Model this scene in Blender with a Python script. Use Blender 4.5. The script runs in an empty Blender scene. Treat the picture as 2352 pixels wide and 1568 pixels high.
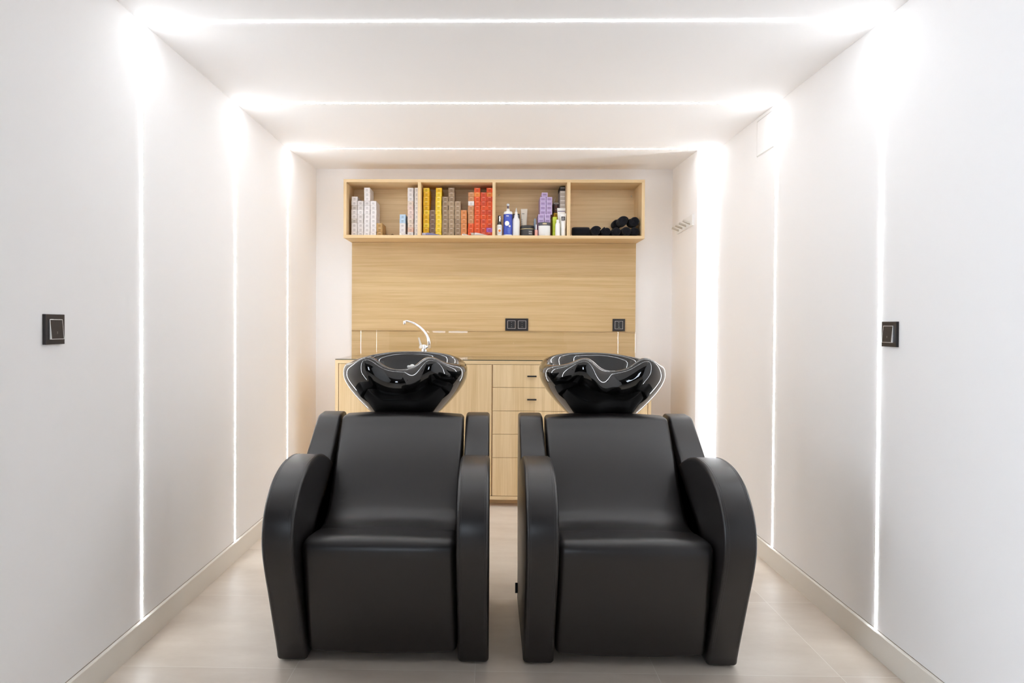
import bpy, bmesh, math, random
from mathutils import Vector, Matrix
from math import sin, cos, pi, sqrt, radians

random.seed(7)
SC = bpy.context.scene
COL = SC.collection

# ------------------------------------------------------------------ camera
CAM_H = 1.14627
YAW, PITCH, ROLL = -0.01817, -0.01248, 0.00565
cd = bpy.data.cameras.new('camera')
cam = bpy.data.objects.new('camera', cd)
COL.objects.link(cam)
fwd = Vector((sin(YAW) * cos(PITCH), cos(YAW) * cos(PITCH), sin(PITCH)))
rt0 = Vector((cos(YAW), -sin(YAW), 0))
up0 = rt0.cross(fwd)
rt = cos(ROLL) * rt0 + sin(ROLL) * up0
up = -sin(ROLL) * rt0 + cos(ROLL) * up0
M = Matrix((rt, up, -fwd)).transposed().to_4x4()
M.translation = Vector((0, 0, CAM_H))
cam.matrix_world = M
cd.sensor_width = 36
cd.lens = 24.0
cd.shift_x = 74.55 / 2352
cd.shift_y = -17.73 / 2352
cd.clip_start = 0.02
SC.camera = cam

# ------------------------------------------------------------------ world and exposure
wd = bpy.data.worlds.new('daylight')
SC.world = wd
wd.use_nodes = True
bg = wd.node_tree.nodes['Background']
bg.inputs[0].default_value = (0.79, 0.885, 1.0, 1)
bg.inputs[1].default_value = 11.0
LED_STRENGTH = 47.0
LED_COLOR = (0.96, 1.01, 1.06, 1)
SC.view_settings.view_transform = 'Standard'
SC.view_settings.look = 'None'
SC.view_settings.gamma = 1
SC.view_settings.use_curve_mapping = False
SC.view_settings.exposure = 0.27
SC.cycles.max_bounces = 16
SC.cycles.diffuse_bounces = 12
SC.cycles.glossy_bounces = 6
SC.cycles.transparent_max_bounces = 12
SC.cycles.use_denoising = True
SC.cycles.sample_clamp_indirect = 8

# ------------------------------------------------------------------ materials
def srgb(r, g, b):
    f = lambda c: (c / 255) / 12.92 if c / 255 <= 0.04045 else ((c / 255 + 0.055) / 1.055) ** 2.4
    return (f(r), f(g), f(b), 1)

def mat(name, col, rough=0.5, metal=0.0, spec=0.5, coat=0.0, emit=None, bump=None, sheen=0.0):
    m = bpy.data.materials.new(name)
    m.use_nodes = True
    nt = m.node_tree
    b = nt.nodes['Principled BSDF']
    b.inputs['Base Color'].default_value = col
    b.inputs['Roughness'].default_value = rough
    b.inputs['Metallic'].default_value = metal
    b.inputs['Specular IOR Level'].default_value = spec
    b.inputs['Coat Weight'].default_value = coat
    b.inputs['Coat Roughness'].default_value = 0.02
    b.inputs['Sheen Weight'].default_value = sheen
    if emit:
        b.inputs['Emission Color'].default_value = emit[0]
        b.inputs['Emission Strength'].default_value = emit[1]
    if bump:
        sc_, st, dist = bump
        tc = nt.nodes.new('ShaderNodeTexCoord')
        n = nt.nodes.new('ShaderNodeTexNoise')
        n.inputs['Scale'].default_value = sc_
        n.inputs['Detail'].default_value = 4
        bp = nt.nodes.new('ShaderNodeBump')
        bp.inputs['Strength'].default_value = st
        bp.inputs['Distance'].default_value = dist
        nt.links.new(tc.outputs['Object'], n.inputs['Vector'])
        nt.links.new(n.outputs['Fac'], bp.inputs['Height'])
        nt.links.new(bp.outputs['Normal'], b.inputs['Normal'])
    return m

def wood(name, axis, light=(232, 206, 164), dark=(214, 184, 137), seed=0.0):
    """oak veneer, grain running along x or z"""
    m = bpy.data.materials.new(name)
    m.use_nodes = True
    nt = m.node_tree
    N, L = nt.nodes, nt.links
    b = N['Principled BSDF']
    tc = N.new('ShaderNodeTexCoord')
    def layer(sc, detail, rough=0.55, dist=0.0):
        mp = N.new('ShaderNodeMapping')
        mp.inputs['Scale'].default_value = sc
        mp.inputs['Location'].default_value = (seed, seed * 1.7, seed * 0.6)
        n = N.new('ShaderNodeTexNoise')
        n.inputs['Scale'].default_value = 1.0
        n.inputs['Detail'].default_value = detail
        n.inputs['Roughness'].default_value = rough
        n.inputs['Distortion'].default_value = dist
        L.new(tc.outputs['Object'], mp.inputs['Vector'])
        L.new(mp.outputs['Vector'], n.inputs['Vector'])
        return n
    if axis == 'x':
        a = layer((0.9, 12, 40), 6, 0.62, 0.5)
        c = layer((3.0, 60, 190), 4, 0.6)
    else:
        a = layer((26, 9, 1.1), 5, 0.6, 0.35)
        c = layer((190, 60, 3.0), 4, 0.6)
    mx = N.new('ShaderNodeMath'); mx.operation = 'MULTIPLY_ADD'
    mx.inputs[1].default_value = 0.38
    ad = N.new('ShaderNodeMath'); ad.operation = 'MULTIPLY'
    ad.inputs[1].default_value = 0.62
    L.new(a.outputs['Fac'], ad.inputs[0])
    L.new(c.outputs['Fac'], mx.inputs[0])
    L.new(ad.outputs[0], mx.inputs[2])
    r = N.new('ShaderNodeValToRGB')
    r.color_ramp.elements[0].position = 0.36
    r.color_ramp.elements[0].color = srgb(*dark)
    r.color_ramp.elements[1].position = 0.60
    r.color_ramp.elements[1].color = srgb(*light)
    L.new(mx.outputs[0], r.inputs['Fac'])
    L.new(r.outputs['Color'], b.inputs['Base Color'])
    b.inputs['Roughness'].default_value = 0.5
    b.inputs['Specular IOR Level'].default_value = 0.35
    bp = N.new('ShaderNodeBump')
    bp.inputs['Strength'].default_value = 0.06
    bp.inputs['Distance'].default_value = 0.002
    L.new(mx.outputs[0], bp.inputs['Height'])
    L.new(bp.outputs['Normal'], b.inputs['Normal'])
    return m

def clear_glass(name, tint=(0.998, 1.0, 0.998, 1)):
    m = bpy.data.materials.new(name)
    m.use_nodes = True
    nt = m.node_tree
    N, L = nt.nodes, nt.links
    N.remove(N['Principled BSDF'])
    out = N['Material Output']
    tr = N.new('ShaderNodeBsdfTransparent'); tr.inputs[0].default_value = tint
    gl = N.new('ShaderNodeBsdfGlossy'); gl.inputs['Roughness'].default_value = 0.01
    fr = N.new('ShaderNodeFresnel'); fr.inputs['IOR'].default_value = 1.5
    mix = N.new('ShaderNodeMixShader')
    ge = N.new('ShaderNodeNewGeometry')
    inv = N.new('ShaderNodeMath'); inv.operation = 'SUBTRACT'; inv.inputs[0].default_value = 1.0
    mu = N.new('ShaderNodeMath'); mu.operation = 'MULTIPLY'
    L.new(ge.outputs['Backfacing'], inv.inputs[1]); L.new(inv.outputs[0], mu.inputs[0]); L.new(fr.outputs[0], mu.inputs[1])
    L.new(mu.outputs[0], mix.inputs[0]); L.new(tr.outputs[0], mix.inputs[1]); L.new(gl.outputs[0], mix.inputs[2])
    L.new(mix.outputs[0], out.inputs['Surface'])
    return m

def tile_floor():
    m = bpy.data.materials.new('porcelain_tile')
    m.use_nodes = True
    nt = m.node_tree
    N, L = nt.nodes, nt.links
    b = N['Principled BSDF']
    geo = N.new('ShaderNodeNewGeometry')
    sep = N.new('ShaderNodeSeparateXYZ')
    L.new(geo.outputs['Position'], sep.inputs[0])
    def line(sock, off):
        a = N.new('ShaderNodeMath'); a.operation = 'SUBTRACT'; a.inputs[1].default_value = off
        L.new(sock, a.inputs[0])
        w = N.new('ShaderNodeMath'); w.operation = 'PINGPONG'; w.inputs[1].default_value = 0.3
        L.new(a.outputs[0], w.inputs[0])
        c = N.new('ShaderNodeMath'); c.operation = 'LESS_THAN'; c.inputs[1].default_value = 0.0011
        L.new(w.outputs[0], c.inputs[0])
        fl = N.new('ShaderNodeMath'); fl.operation = 'DIVIDE'; fl.inputs[1].default_value = 0.6
        L.new(a.outputs[0], fl.inputs[0])
        fo = N.new('ShaderNodeMath'); fo.operation = 'FLOOR'
        L.new(fl.outputs[0], fo.inputs[0])
        return c, fo
    gx, cx = line(sep.outputs['X'], -0.0496 - 6.0)
    gy, cy = line(sep.outputs['Y'], 2.2484 - 12.0)
    g = N.new('ShaderNodeMath'); g.operation = 'MAXIMUM'
    L.new(gx.outputs[0], g.inputs[0]); L.new(gy.outputs[0], g.inputs[1])
    cell = N.new('ShaderNodeCombineXYZ')
    L.new(cx.outputs[0], cell.inputs[0]); L.new(cy.outputs[0], cell.inputs[1])
    wn = N.new('ShaderNodeTexWhiteNoise'); wn.noise_dimensions = '3D'
    L.new(cell.outputs[0], wn.inputs['Vector'])
    off = N.new('ShaderNodeVectorMath'); off.operation = 'SCALE'; off.inputs['Scale'].default_value = 7.0
    L.new(wn.outputs['Color'], off.inputs[0])
    ps = N.new('ShaderNodeVectorMath'); ps.operation = 'ADD'
    L.new(geo.outputs['Position'], ps.inputs[0]); L.new(off.outputs[0], ps.inputs[1])
    n1 = N.new('ShaderNodeTexNoise'); n1.inputs['Scale'].default_value = 2.6; n1.inputs['Detail'].default_value = 7; n1.inputs['Roughness'].default_value = 0.62
    mp = N.new('ShaderNodeMapping'); mp.inputs['Scale'].default_value = (0.8, 2.2, 1)
    L.new(ps.outputs[0], mp.inputs['Vector']); L.new(mp.outputs[0], n1.inputs['Vector'])
    r = N.new('ShaderNodeValToRGB')
    r.color_ramp.elements[0].position = 0.3; r.color_ramp.elements[0].color = srgb(201, 188, 174)
    r.color_ramp.elements[1].position = 0.66; r.color_ramp.elements[1].color = srgb(217, 206, 193)
    L.new(n1.outputs['Fac'], r.inputs['Fac'])
    mix = N.new('ShaderNodeMix'); mix.data_type = 'RGBA'
    L.new(g.outputs[0], mix.inputs['Factor'])
    L.new(r.outputs['Color'], mix.inputs['A'])
    mix.inputs['B'].default_value = srgb(226, 219, 208)
    L.new(mix.outputs['Result'], b.inputs['Base Color'])
    n2 = N.new('ShaderNodeTexNoise'); n2.inputs['Scale'].default_value = 30; n2.inputs['Detail'].default_value = 3
    L.new(geo.outputs['Position'], n2.inputs['Vector'])
    rr = N.new('ShaderNodeMapRange'); rr.inputs['To Min'].default_value = 0.36; rr.inputs['To Max'].default_value = 0.5
    L.new(n2.outputs['Fac'], rr.inputs['Value'])
    L.new(rr.outputs[0], b.inputs['Roughness'])
    bp = N.new('ShaderNodeBump'); bp.invert = True; bp.inputs['Strength'].default_value = 0.3; bp.inputs['Distance'].default_value = 0.001
    L.new(g.outputs[0], bp.inputs['Height']); L.new(bp.outputs[0], b.inputs['Normal'])
    return m

WALL = mat('matt_white_paint', srgb(249, 248, 248), 0.75, spec=0.25, bump=(140, 0.04, 0.001))
CEIL = mat('ceiling_paint', srgb(249, 248, 248), 0.8, spec=0.2)
SKIRT = mat('lacquered_skirting', srgb(236, 231, 222), 0.4)
FLOOR = tile_floor()
OAK_X = wood('oak_veneer_level_grain', 'x')
OAK_Z = wood('oak_veneer_upright_grain', 'z', seed=3.1)
OAK_P = wood('oak_panel_grain', 'x', (218, 192, 147), (198, 168, 119), seed=5.3)
DARKGAP = mat('dark_gap', srgb(60, 42, 28), 0.8)
LEATHER = mat('black_leatherette', (0.0070, 0.0048, 0.0048, 1), 0.38, spec=0.72, bump=(900, 0.05, 0.0004))
LEATHER_EDGE = mat('black_stitching', (0.05, 0.045, 0.046, 1), 0.6)
CERAMIC = mat('glossy_black_ceramic', (0.0035, 0.0035, 0.0035, 1), 0.03, spec=0.6, coat=0.7)
CHROME = mat('chrome', (0.88, 0.88, 0.88, 1), 0.08, metal=1)
STEEL = mat('brushed_steel', (0.62, 0.58, 0.52, 1), 0.3, metal=1)
WHITEPL = mat('white_plastic', srgb(240, 240, 238), 0.35)
BLACKPL = mat('black_plastic', (0.02, 0.018, 0.019, 1), 0.3)
BLACKGL = mat('black_switch_glass', (0.022, 0.018, 0.019, 1), 0.38, spec=0.4)
TOWEL = mat('black_towelling', (0.009, 0.009, 0.012, 1), 0.95, spec=0.1, bump=(500, 0.8, 0.003), sheen=0.1)
LED = mat('led_diffuser', (1, 1, 1, 1), 0.5, emit=(LED_COLOR, LED_STRENGTH))
GLASS = clear_glass('clear_glass')
GLASS_EDGE = mat('green_glass_edge', srgb(52, 62, 54), 0.15)
GLASS_RIM = mat('pale_glass_edge', srgb(176, 150, 112), 0.2)
TAG = mat('black_woven_label', (0.006, 0.009, 0.012, 1), 0.7)

# ------------------------------------------------------------------ mesh helpers
class MB:
    """collects geometry in world coordinates"""
    def __init__(s):
        s.v, s.f, s.m = [], [], []
    def add(s, vs, fs, m=0):
        o = len(s.v)
        s.v += [tuple(p) for p in vs]
        for f in fs:
            s.f.append(tuple(i + o for i in f)); s.m.append(m)
        return s
    def box(s, x0, x1, y0, y1, z0, z1, m=0, bevel=0.0, seg=2):
        bm = bmesh.new()
        bmesh.ops.create_cube(bm, size=1)
        for v in bm.verts:
            v.co = Vector(((x0 + x1) / 2 + v.co.x * (x1 - x0), (y0 + y1) / 2 + v.co.y * (y1 - y0), (z0 + z1) / 2 + v.co.z * (z1 - z0)))
        if bevel:
            bmesh.ops.bevel(bm, geom=list(bm.edges), offset=bevel, segments=seg, affect='EDGES', profile=0.5)
        s.bm(bm, m)
        return s
    def bm(s, bm, m=0):
        bm.verts.index_update()
        s.add([v.co[:] for v in bm.verts], [[v.index for v in f.verts] for f in bm.faces], m)
        bm.free()
    def lathe(s, prof, c, n=32, m=0, axis='z'):
        """prof: (radius, height) pairs from the bottom; r = 0 closes"""
        vs, fs = [], []
        k = len(prof)
        for i in range(n):
            a = 2 * pi * i / n
            for r, h in prof:
                if axis == 'z': vs.append((c[0] + r * cos(a), c[1] + r * sin(a), c[2] + h))
                elif axis == 'y': vs.append((c[0] + r * cos(a), c[1] + h, c[2] - r * sin(a)))
                else: vs.append((c[0] + h, c[1] + r * cos(a), c[2] + r * sin(a)))
        for i in range(n):
            j = (i + 1) % n
            for q in range(k - 1):
                fs.append((i * k + q, j * k + q, j * k + q + 1, i * k + q + 1))
        fs.append([i * k for i in reversed(range(n))])
        fs.append([i * k + k - 1 for i in range(n)])
        return s.add(vs, fs, m)
    def prism(s, pts, z0, z1, m=0):
        """plan polygon (x, y) counter-clockwise, extruded in z"""
        n = len(pts)
        vs = [(x, y, z0) for x, y in pts] + [(x, y, z1) for x, y in pts]
        fs = [list(reversed(range(n))), list(range(n, 2 * n))]
        for i in range(n):
            j = (i + 1) % n
            fs.append((i, j, j + n, i + n))
        return s.add(vs, fs, m)
    def tube(s, pts, r, n=12, m=0):
        """round tube through points; r is one radius or a list"""
        P = [Vector(p) for p in pts]
        rs = r if isinstance(r, (list, tuple)) else [r] * len(P)
        vs, fs = [], []
        ref = None
        for i, p in enumerate(P):
            t = (P[min(i + 1, len(P) - 1)] - P[max(i - 1, 0)]).normalized()
            if ref is None:
                ref = t.orthogonal().normalized()
            ref = (ref - t * ref.dot(t)).normalized()
            b = t.cross(ref)
            for k in range(n):
                a = 2 * pi * k / n
                vs.append(p + rs[i] * (cos(a) * ref + sin(a) * b))
        for i in range(len(P) - 1):
            for k in range(n):
                l = (k + 1) % n
                fs.append((i * n + k, i * n + l, (i + 1) * n + l, (i + 1) * n + k))
        fs.append(list(reversed(range(n))))
        fs.append([(len(P) - 1) * n + k for k in range(n)])
        return s.add(vs, fs, m)

def world_loc(o):
    p = Vector((0, 0, 0))
    while o is not None:
        p += o.location
        o = o.parent
    return p

def build(name, mb, mats, parent=None, origin=None, smooth=False, angle=40):
    """link the collected geometry as ONE mesh object"""
    me = bpy.data.meshes.new(name)
    org = world_loc(parent) if parent is not None else Vector(origin or (0, 0, 0))
    me.from_pydata([(x - org.x, y - org.y, z - org.z) for x, y, z in mb.v], [], mb.f)
    for m in (mats if isinstance(mats, (list, tuple)) else [mats]):
        me.materials.append(m)
    for p, i in zip(me.polygons, mb.m):
        p.material_index = i
    bm = bmesh.new(); bm.from_mesh(me)
    bmesh.ops.recalc_face_normals(bm, faces=bm.faces)
    bm.to_mesh(me); bm.free()
    if smooth:
        me.polygons.foreach_set('use_smooth', [True] * len(me.polygons))
        me.set_sharp_from_angle(angle=radians(angle))
    o = bpy.data.objects.new(name, me)
    COL.objects.link(o)
    if parent is not None:
        o.parent = parent
    else:
        o.location = org
    return o

def tag(o, label, cat, group=None):
    o['label'] = label; o['category'] = cat
    if group: o['group'] = group
    return o

def thing(name, label, cat, loc=(0, 0, 0), group=None):
    o = bpy.data.objects.new(name, None)
    COL.objects.link(o)
    o.location = loc
    o.empty_display_size = 0.1
    return tag(o, label, cat, group)

def struct(name, mb, mats, origin=(0, 0, 0), smooth=False, parent=None):
    o = build(name, mb, mats, parent=parent, origin=origin, smooth=smooth)
    o['kind'] = 'structure'
    return o

def dup(root, loc):
    r = root.copy(); COL.objects.link(r); r.location = loc
    for ch in list(root.children):
        c = ch.copy(); COL.objects.link(c); c.parent = r
        for g in list(ch.children):
            d = g.copy(); COL.objects.link(d); d.parent = c
    return r

def catmull(pts, n=6, closed=False):
    P = [Vector(p) for p in pts]
    out = []
    m = len(P)
    for i in range(m if closed else m - 1):
        if closed:
            a, b, c, d = P[(i - 1) % m], P[i], P[(i + 1) % m], P[(i + 2) % m]
        else:
            a, b, c, d = P[max(i - 1, 0)], P[i], P[i + 1], P[min(i + 2, m - 1)]
        for k in range(n):
            t = k / n
            out.append(0.5 * ((2 * b) + (-a + c) * t + (2 * a - 5 * b + 4 * c - d) * t * t + (-a + 3 * b - 3 * c + d) * t ** 3))
    if not closed:
        out.append(P[-1])
    return out

def fillet(pts, seg=5):
    """pts: (y, z, r) closed polygon; corners with r > 0 are rounded"""
    n = len(pts)
    out = []
    for i in range(n):
        y, z, r = pts[i]
        p = Vector((y, z))
        if r <= 0:
            out.append(p); continue
        a = Vector(pts[i - 1][:2]) - p
        b = Vector(pts[(i + 1) % n][:2]) - p
        r = min(r, a.length * 0.45, b.length * 0.45)
        a.normalize(); b.normalize()
        s, e = p + a * r, p + b * r
        for k in range(seg + 1):
            t = k / seg
            out.append((1 - t) ** 2 * s + 2 * t * (1 - t) * p + t * t * e)
    return out

def slab(prof, x0, x1, r, crown=0.0, nx=1, seg=5):
    """upholstered slab: a (y, z) outline swept from x0 to x1, edges rounded by r, faces bulging by crown"""
    n = len(prof)
    area = sum(prof[i].x * prof[(i + 1) % n].y - prof[(i + 1) % n].x * prof[i].y for i in range(n))
    sg = 1 if area > 0 else -1
    nor = []
    for i in range(n):
        t = (prof[(i + 1) % n] - prof[i - 1]).normalized()
        nor.append(Vector((t.y, -t.x)) * sg)
    st = []
    for k in range(seg + 1):
        a = (pi / 2) * k / seg
        st.append((x0 + r * (1 - cos(a)), r * (1 - sin(a))))
    mid = [(x0 + r + (x1 - x0 - 2 * r) * k / (nx + 1), 0.0) for k in range(1, nx + 1)]
    en = [(x0 + x1 - x, d) for x, d in reversed(st)]
    st = st + mid + en
    vs, fs = [], []
    for x, d in st:
        u = (2 * x - x0 - x1) / (x1 - x0)
        o = -d + crown * (1 - u * u)
        for p, q in zip(prof, nor):
            vs.append((x, p.x + q.x * o, p.y + q.y * o))
    for k in range(len(st) - 1):
        for i in range(n):
            j = (i + 1) % n
            fs.append((k * n + i, k * n + j, (k + 1) * n + j, (k + 1) * n + i))
    fs.append(list(range(n)))
    fs.append([(len(st) - 1) * n + i for i in reversed(range(n))])
    mb = MB(); mb.add(vs, fs)
    return mb

# ------------------------------------------------------------------ the room
XL, XR, ZC = -1.2456, 1.3514, 2.212
Y1, Y2, Y3 = 2.4053, 3.2895, 4.1362
YB, ZB = 4.9, 2.263

mb = MB(); mb.box(-4.2, 1.6, -3.2, 5.1, -0.12, 0)
struct('floor', mb, FLOOR)
mb = MB()
mb.add([(-1.42, 0.3, ZC), (1.6, 0.3, ZC), (1.6, 4.14, ZC), (-1.42, 4.14, ZC), (1.6, YB + .1, ZB + .006), (-1.42, YB + .1, ZB + .006),
        (-1.42, 0.3, 2.4), (1.6, 0.3, 2.4), (1.6, YB + .1, 2.4), (-1.42, YB + .1, 2.4)],
       [(0, 1, 2, 3), (3, 2, 4, 5), (6, 9, 8, 7), (0, 6, 7, 1), (5, 4, 8, 9), (1, 7, 8, 4, 2), (0, 3, 5, 9, 6)])
struct('ceiling', mb, CEIL)
SALON = mat('added_salon_dark', srgb(62, 56, 52), 0.8)  # added unseen salon, darkened so chairs and bowls reflect less of it
mb = MB(); mb.box(-4.3, 1.6, -3.2, 0.3, 2.3, 2.4); mb.box(-4.3, -1.42, 0.3, 1.62, 2.3, 2.4)
struct('ceiling', mb, SALON)
mb = MB(); mb.prism([(XL, 1.5), (XL, 4.14), (-1.2685, YB), (-1.40, YB), (-1.40, 1.5)], 0, 2.3)
struct('wall_left', mb, WALL)
mb = MB(); mb.prism([(XR, -3.1), (1.5, -3.1), (1.5, YB), (1.281, YB), (1.243, 4.185), (XR, 4.15)], 0, 2.3)
struct('wall_right', mb, WALL)
mb = MB(); mb.box(-1.40, 1.5, YB, YB + 0.12, 0, 2.3)
struct('wall_back', mb, WALL)
# unseen salon, invented behind the camera: side and rear windows supply daylight and reflections
mb = MB()
mb.box(-4.2, 1.5, -3.2, -3.1, 0, 1.0); mb.box(-4.2, 1.5, -3.2, -3.1, 2.1, 2.3)
mb.box(-4.2, -1.3, -3.2, -3.1, 1.0, 2.1); mb.box(-0.4, 1.5, -3.2, -3.1, 1.0, 2.1)
struct('unseen_wall_rear', mb, SALON)
mb = MB()
for x in (-1.3, -0.88, -0.46):
    mb.box(x, x + 0.06, -3.18, -3.12, 1.0, 2.1)
mb.box(-1.3, -0.4, -3.18, -3.12, 1.55, 1.6)
struct('added_window_1', mb, BLACKPL)
mb = MB()
mb.box(-4.3, -4.2, -3.2, 1.62, 0, 0.25); mb.box(-4.3, -4.2, -3.2, 1.62, 2.15, 2.3)
mb.box(-4.3, -4.2, -3.2, -0.35, 0.25, 2.15); mb.box(-4.3, -4.2, 1.35, 1.62, 0.25, 2.15)
struct('unseen_wall_side', mb, SALON)
mb = MB()
for y in (-0.35, 0.45, 1.3):
    mb.box(-4.28, -4.22, y, y + 0.05, 0.25, 2.15)
struct('added_window_2', mb, BLACKPL)
mb = MB(); mb.box(-4.2, -1.40, 1.5, 1.62, 0, 2.3)
struct('unseen_wall_front', mb, SALON)

# skirting, with a chamfered pale top
def skirting(name, pts, side):
    """pts: plan points along the wall; side: +1 when the room lies to +x"""
    t, h = 0.013 * side, 0.09
    vs, fs = [], []
    for x, y in pts:
        for dx, z in ((0.0005 * side, 0.0), (t, 0.0), (t, h - 0.002), (t - 0.002 * side, h), (0.0005 * side, h)):
            vs.append((x + dx, y, z))
    for k in range(len(pts) - 1):
        for i in range(5):
            j = (i + 1) % 5
            fs.append((k * 5 + i, k * 5 + j, k * 5 + 5 + j, k * 5 + 5 + i))
    fs.append((0, 1, 2, 3, 4)); fs.append([(len(pts) - 1) * 5 + i for i in (4, 3, 2, 1, 0)])
    m = MB(); m.add(vs, fs)
    struct(name, m, SKIRT)
skirting('baseboard_left', [(XL, 1.5), (XL, 4.14), (-1.2685, YB)], 1)
skirting('baseboard_right', [(XR, -3.1), (XR, 4.148)], -1)

SHADOW_LINE = mat('skirting_shadow_line', srgb(150, 138, 126), 0.8)  # dark strip painted in for the shadow gap above the skirting
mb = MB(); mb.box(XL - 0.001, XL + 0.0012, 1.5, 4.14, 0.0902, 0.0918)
struct('shadow_line_1', mb, SHADOW_LINE)
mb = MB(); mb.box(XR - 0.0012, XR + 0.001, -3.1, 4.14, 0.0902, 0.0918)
struct('shadow_line_2', mb, SHADOW_LINE)

# LED channels
def led(name, label, group, x0, x1, y0, y1, z0, z1):
    m = MB(); m.box(x0, x1, y0, y1, z0, z1, bevel=0.0006, seg=2)
    o = build(name, m, LED, origin=((x0 + x1) / 2, (y0 + y1) / 2, z0))
    tag(o, label, 'light strip', group)
P = 0.0014
HW = 0.0045
names = ('nearest', 'middle', 'farthest')
for nm, y in zip(names, (Y1, Y2, Y3)):
    led('led_strip', f'{nm} of the three glowing white upright light strips in the left wall', 'light strips in the left wall', XL - 0.001, XL + P, y - HW, y + HW, 0.0922, ZC - 0.0005)
    led('led_strip', f'{nm} of the three glowing white upright light strips in the right wall', 'light strips in the right wall', XR - P, XR + 0.001, y - HW, y + HW, 0.0922, ZC - 0.0005)
    led('led_strip', f'{nm} of the three glowing white light strips across the ceiling', 'light strips across the ceiling', XL + P + .0005, XR - P - .0005, y - HW, y + HW, ZC - P, ZC + 0.001)

# service hatch high on the right wall
t = thing('wall_hatch', 'small flush white service hatch high on the right wall beside the middle light strip', 'hatch', (XR, 3.32, 2.015))
m = MB(); m.box(XR - 0.0025, XR + 0.001, 3.324, 3.526, 2.0175, 2.190, bevel=0.0008)
build('door_panel', m, WALL, t)
m = MB()
for a in ((3.319, 3.531, 2.0125, 2.0155), (3.319, 3.531, 2.192, 2.195)): m.box(XR - 0.0018, XR + 0.001, *a)
for a in ((3.319, 3.322, 2.0155, 2.192), (3.528, 3.531, 2.0155, 2.192)): m.box(XR - 0.0018, XR + 0.001, *a)
build('frame', m, mat('hatch_frame_grey', srgb(226, 224, 222), 0.6), t)

# ------------------------------------------------------------------ switches and sockets
def switch(label, x, yc, zc, s):
    """s = +1: on the left wall facing +x"""
    t = thing('light_switch', label, 'light switch', (x, yc, zc - 0.0425))
    def bx(d0, d1, hy, hz, bev=0.001):
        a, b = sorted((x + s * d0, x + s * d1))
        return MB().box(a, b, yc - hy, yc + hy, zc - hz, zc + hz, bevel=bev)
    build('cover_plate', bx(-0.0005, 0.009, 0.0425, 0.0425), BLACKGL, t)
    build('trim_ring', bx(0.0085, 0.0115, 0.0285, 0.0285, 0.0006), CHROME, t, )
    # rocker: wedge, its lower half pressed out
    h = 0.0268
    m = MB()
    lo, hi = x + s * 0.0165, x + s * 0.0118
    b = x + s * 0.009
    m.add([(b, yc - h, zc - h), (b, yc + h, zc - h), (b, yc + h, zc + h), (b, yc - h, zc + h),
           (lo, yc - h, zc - h), (lo, yc + h, zc - h), (hi, yc + h, zc + h), (hi, yc - h, zc + h)],
          [(0, 1, 2, 3), (4, 5, 6, 7), (0, 1, 5, 4), (1, 2, 6, 5), (2, 3, 7, 6), (3, 0, 4, 7)])
    build('rocker', m, BLACKGL, t)
    # pale lit edge round the rocker
    m = MB()
    e = 0.0012
    def edge(y, s2):
        m.add([(x + s * 0.0085, y - s2, zc - h), (x + s * 0.0085, y + s2, zc - h), (lo + s * .0003, y + s2, zc - h), (lo + s * .0003, y - s2, zc - h),
               (x + s * 0.0085, y - s2, zc + h), (x + s * 0.0085, y + s2, zc + h), (hi + s * .0003, y + s2, zc + h), (hi + s * .0003, y - s2, zc + h)],
              [(0, 1, 2, 3), (4, 5, 6, 7), (0, 1, 5, 4), (1, 2, 6, 5), (2, 3, 7, 6), (3, 0, 4, 7)])
    edge(yc - h - e / 2, e / 2); edge(yc + h + e / 2, e / 2)
    for z, d in ((zc - h - e, 0.0165), (zc + h, 0.0118)):
        a, b2 = sorted((x + s * 0.0085, x + s * (d + .0003)))
        m.box(a, b2, yc - h - e, yc + h + e, z, z + e)
    build('rocker_edge', m, WHITEPL, t)['label'] = 'thin pale edging round the rocker'
    a, b2 = sorted((x + s * 0.0125, x + s * 0.0153))
    m = MB(); m.box(a, b2, yc - 0.0015, yc + 0.0015, zc - 0.013, zc - 0.006)
    build('indicator', m, mat('indicator_grey', srgb(120, 116, 116), 0.4), t)

switch('black square light switch on the left wall', XL, 1.9117, 1.1279, 1)
switch('black square light switch on the right wall beside the nearest light strip', XR, 2.3348, 1.1238, -1)

PINMETAL = mat('nickel_contacts', (0.75, 0.75, 0.72, 1), 0.25, metal=1)
RINGLIGHT = mat('pale_satin_ring', srgb(196, 192, 190), 0.35)
def socket(label, xs, zc, y=4.88):
    x0, x1 = xs[0] - 0.0435, xs[-1] + 0.0435
    t = thing('wall_socket', label, 'socket', ((x0 + x1) / 2, y, zc - 0.0435))
    build('cover_plate', MB().box(x0, x1, y - 0.009, y + 0.0005, zc - 0.0435, zc + 0.0435, bevel=0.001), BLACKGL, t)
    for c in xs:
        m = MB()
        for a in ((c - .0285, c + .0285, zc + .0262, zc + .0285), (c - .0285, c + .0285, zc - .0285, zc - .0262),
                  (c - .0285, c - .0262, zc - .0262, zc + .0262), (c + .0262, c + .0285, zc - .0262, zc + .0262)):
            m.box(a[0], a[1], y - 0.0106, y - 0.0088, a[2], a[3])
        r = build('trim_ring', m, RINGLIGHT, t)
        r['label'] = 'thin pale square ring round the outlet'
        m = MB(); m.box(c - .0262, c + .0262, y - 0.0098, y - 0.0088, zc - .0262, zc + .0262)
        m.lathe([(0.0195, -0.0012), (0.0205, -0.0012), (0.0212, 0.0)], (c, y - 0.0098, zc), 28, 0, 'y')
        ins = build('outlet_insert', m, BLACKPL, t)
        m = MB()
        for dz in (-0.0155, 0.0, 0.0155):
            m.lathe([(0.0022, -0.0006), (0.0024, 0.0)], (c, y - 0.0111, zc + dz), 10, 0, 'y')
        build('contact', m, PINMETAL, ins)
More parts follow.
